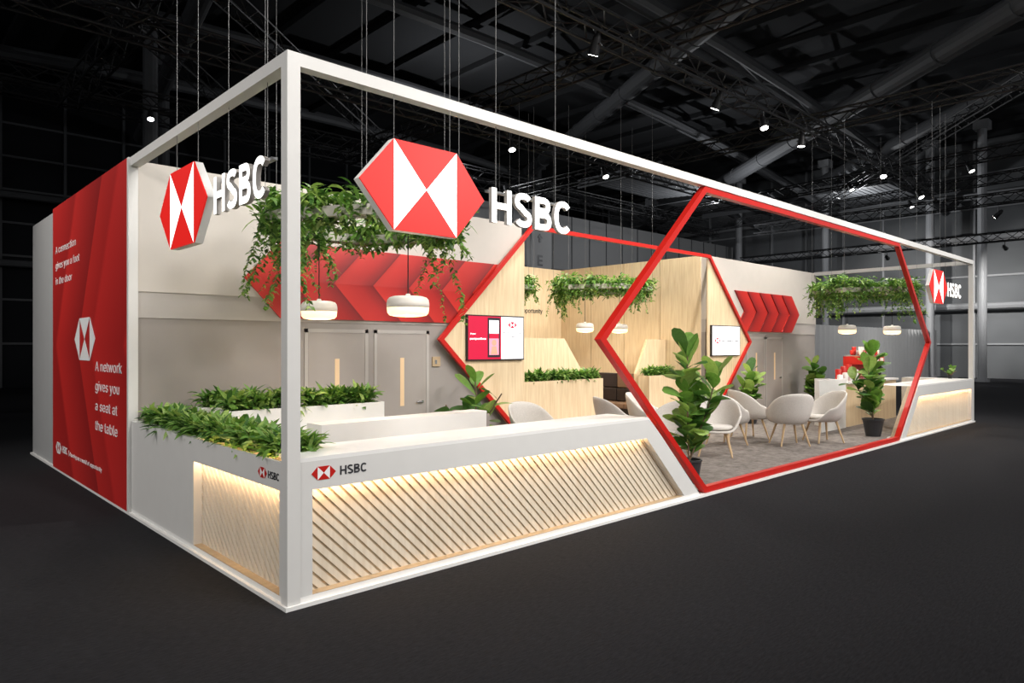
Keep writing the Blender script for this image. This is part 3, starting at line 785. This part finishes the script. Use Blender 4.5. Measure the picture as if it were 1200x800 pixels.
def tv(x0,x1,z0,z1,y,label,full):
    e=empty('wall_screen',((x0+x1)/2,y,z0),label,'screen','wall screens')
    box('screen_bezel',(x0,y-.05,z0),(x1,y,z1),M['black'],e)
    a,b,c,d=x0+.02,x1-.02,z0+.02,z1-.02; Y=y-.052
    if full:
        h2=a+(b-a)*.58
        box('display',(a,Y,c),(h2,y-.05,d),M['screenred'],e); box('display',(h2,Y,c),(b,y-.05,d),M['screenw'],e)
        px=a+.41
        box('phone_graphic',(px,Y-.004,c+.03),(px+.27,Y,d-.02),M['screend'],e); box('phone_graphic',(px+.03,Y-.006,c+.07),(px+.24,Y-.004,c+.34),M['screenp'],e)
        m=MB(); cxp=px+.135; m.prism([(cxp+.05*math.cos(t*.5236),c+.27+.05*math.sin(t*.5236)) for t in range(12)],Y-.008,Y-.006,'y'); m.prism([(px+.06,c+.08),(px+.21,c+.08),(px+.18,c+.21),(px+.09,c+.21)],Y-.008,Y-.006,'y'); m.build('phone_graphic',M['skin'],e)
        box('phone_graphic',(px+.03,Y-.006,c+.34),(px+.24,Y-.004,c+.42),M['screenred'],e)
        box('phone_graphic',(px+.03,Y-.006,c+.42),(px+.24,Y-.004,d-.06),M['screenw'],e)
        text('screen_text','Power',.055,FRONT(a+.04,Y-.001,c+.40),M['screent'],e)
        text('screen_text','perspectives',.06,FRONT(a+.03,Y-.001,c+.32),M['screent'],e,off=.001,fit=.34)
        lx=(h2+b)/2
        logo(e,FRONT(lx,Y-.001,d-.13),.10,.05,.05,.002,M['screenred'],M['screent'])
        text('screen_text','Discover how we can help',.036,FRONT(lx,Y-.001,d-.27),M['screend'],e,align='CENTER',fit=.42)
        text('screen_text','your business',.036,FRONT(lx,Y-.001,d-.33),M['screend'],e,align='CENTER')
    else:
        box('display',(a,Y,c),(b,y-.05,d),M['screenw'],e)
        logo(e,FRONT(a+.22,Y-.001,(c+d)/2),.12,.06,.06,.002,M['screenred'],M['screent'])
        text('screen_text','HSBC | Opening up a world',.07,FRONT(a+.4,Y-.001,(c+d)/2-.02),M['screend'],e,fit=.78)
tv(4.86,6.12,1.66,2.40,3.9,'wall-mounted screen with red and white presentation on the wood panel',True)
tv(12.2,13.5,1.66,2.38,3.9,'wall-mounted screen with pale slide on the wood panel',False)

# ---------------------------------------------------------------- lounge chairs
def shell_mesh():
    m=MB(); nr,nt_=9,32; vs=[(0,0,.40)];
    for j in range(1,nr+1):
        r=j/nr
        for i in range(nt_):
            t=2*math.pi*i/nt_
            back=max(0,math.sin(t)); side=abs(math.cos(t))
            rise=.53*back**1.15 + .25*side**2*(1 if math.sin(t)>-.35 else max(0,1+ (math.sin(t)+.35)*2.2))
            k=max(0,(r-.5)/.5); z=.41+rise*k**1.1 -.012*math.sin(r*math.pi)
            rr=.31*min(1,r/.62)+.075*max(0,(r-.62)/.38)
            x=math.cos(t)*rr*(1.0); y=math.sin(t)*rr*(.92 if math.sin(t)<0 else 1.0)
            vs.append((x,y,z))
    fs=[(0,1+i,1+(i+1)%nt_) for i in range(nt_)]
    for j in range(nr-1):
        for i in range(nt_):
            a=1+j*nt_+i;b=1+j*nt_+(i+1)%nt_; fs.append((a,a+nt_,b+nt_,b))
    m.add(vs,fs); return m
sh=shell_mesh().build('chair_shell',M['fabric'],None,smooth=True)
md=sh.modifiers.new('s','SOLIDIFY'); md.thickness=.038; md.offset=0
md=sh.modifiers.new('u','SUBSURF'); md.levels=1; md.render_levels=1
cm=MB(); cm.lathe((0,-.02,.425),[(.1,.0),(.25,.005),(.275,.035),(.25,.06),(.1,.07),(.01,.071)],28)
cu=cm.build('seat_cushion',M['fabric'],None,smooth=True)
legs=[]
for sx in(-1,1):
    for sy in(-1,1):
        lm=MB(); lm.tube((sx*.15,sy*.15,.40),(sx*.25,sy*.24,.004),.021,.013,n=10); legs.append(lm.build('leg',M['legwood'],None))
parts=[sh,cu]+legs
# rotation: 0 = back towards +y; the middle chair shows its back to the open side
chairs=[(10.45,1.2,140),(11.35,.95,-125),(10.75,2.15,60),(9.6,2.0,80),(8.35,1.5,-60),(6.95,1.5,-100),(7.35,2.8,60),(5.3,2.75,0),(8.4,2.9,20)]
first=True
for (x,y,a) in chairs:
    e=empty('lounge_chair',(x,y,H),'pale felt tub chair with splayed oak legs','chair','lounge chairs')
    e.rotation_euler=(0,0,math.radians(a)); e.scale=(1.08,1.08,1.05)
    for p in parts:
        q=p if first else p.copy()
        if not first: C.objects.link(q)
        q.parent=e; q.matrix_parent_inverse=Matrix.Identity(4)
    first=False

# ---------------------------------------------------------------- world + hall fill light
w=bpy.data.worlds.new('world'); S.world=w; w.use_nodes=True
bg=w.node_tree.nodes['Background']; bg.inputs[0].default_value=(.84,.86,.90,1); bg.inputs[1].default_value=.40
for (x,y,z,en) in [(-8,14,9,150),(16,17,10.5,450),(28,13,8,800),(12,-2,11,300),(38,10,9,450)]:  # fill points without fixtures, added so the trusses and hall backdrop show
    l=bpy.data.lights.new('hall_fill','POINT'); l.energy=en; l.shadow_soft_size=.08; l.color=(.95,.97,1)
    o=bpy.data.objects.new('hall_fill',l); o.location=(x,y,z); C.objects.link(o)

cam=bpy.data.cameras.new('camera'); co=bpy.data.objects.new('camera',cam); C.objects.link(co)
cam.sensor_width=36; cam.lens=36*815.6/1200; cam.shift_y=5/1200
co.location=(-2.225,-4.706,1.9); co.rotation_euler=(math.radians(90),0,math.radians(-43.3))
cam.clip_end=300
S.camera=co
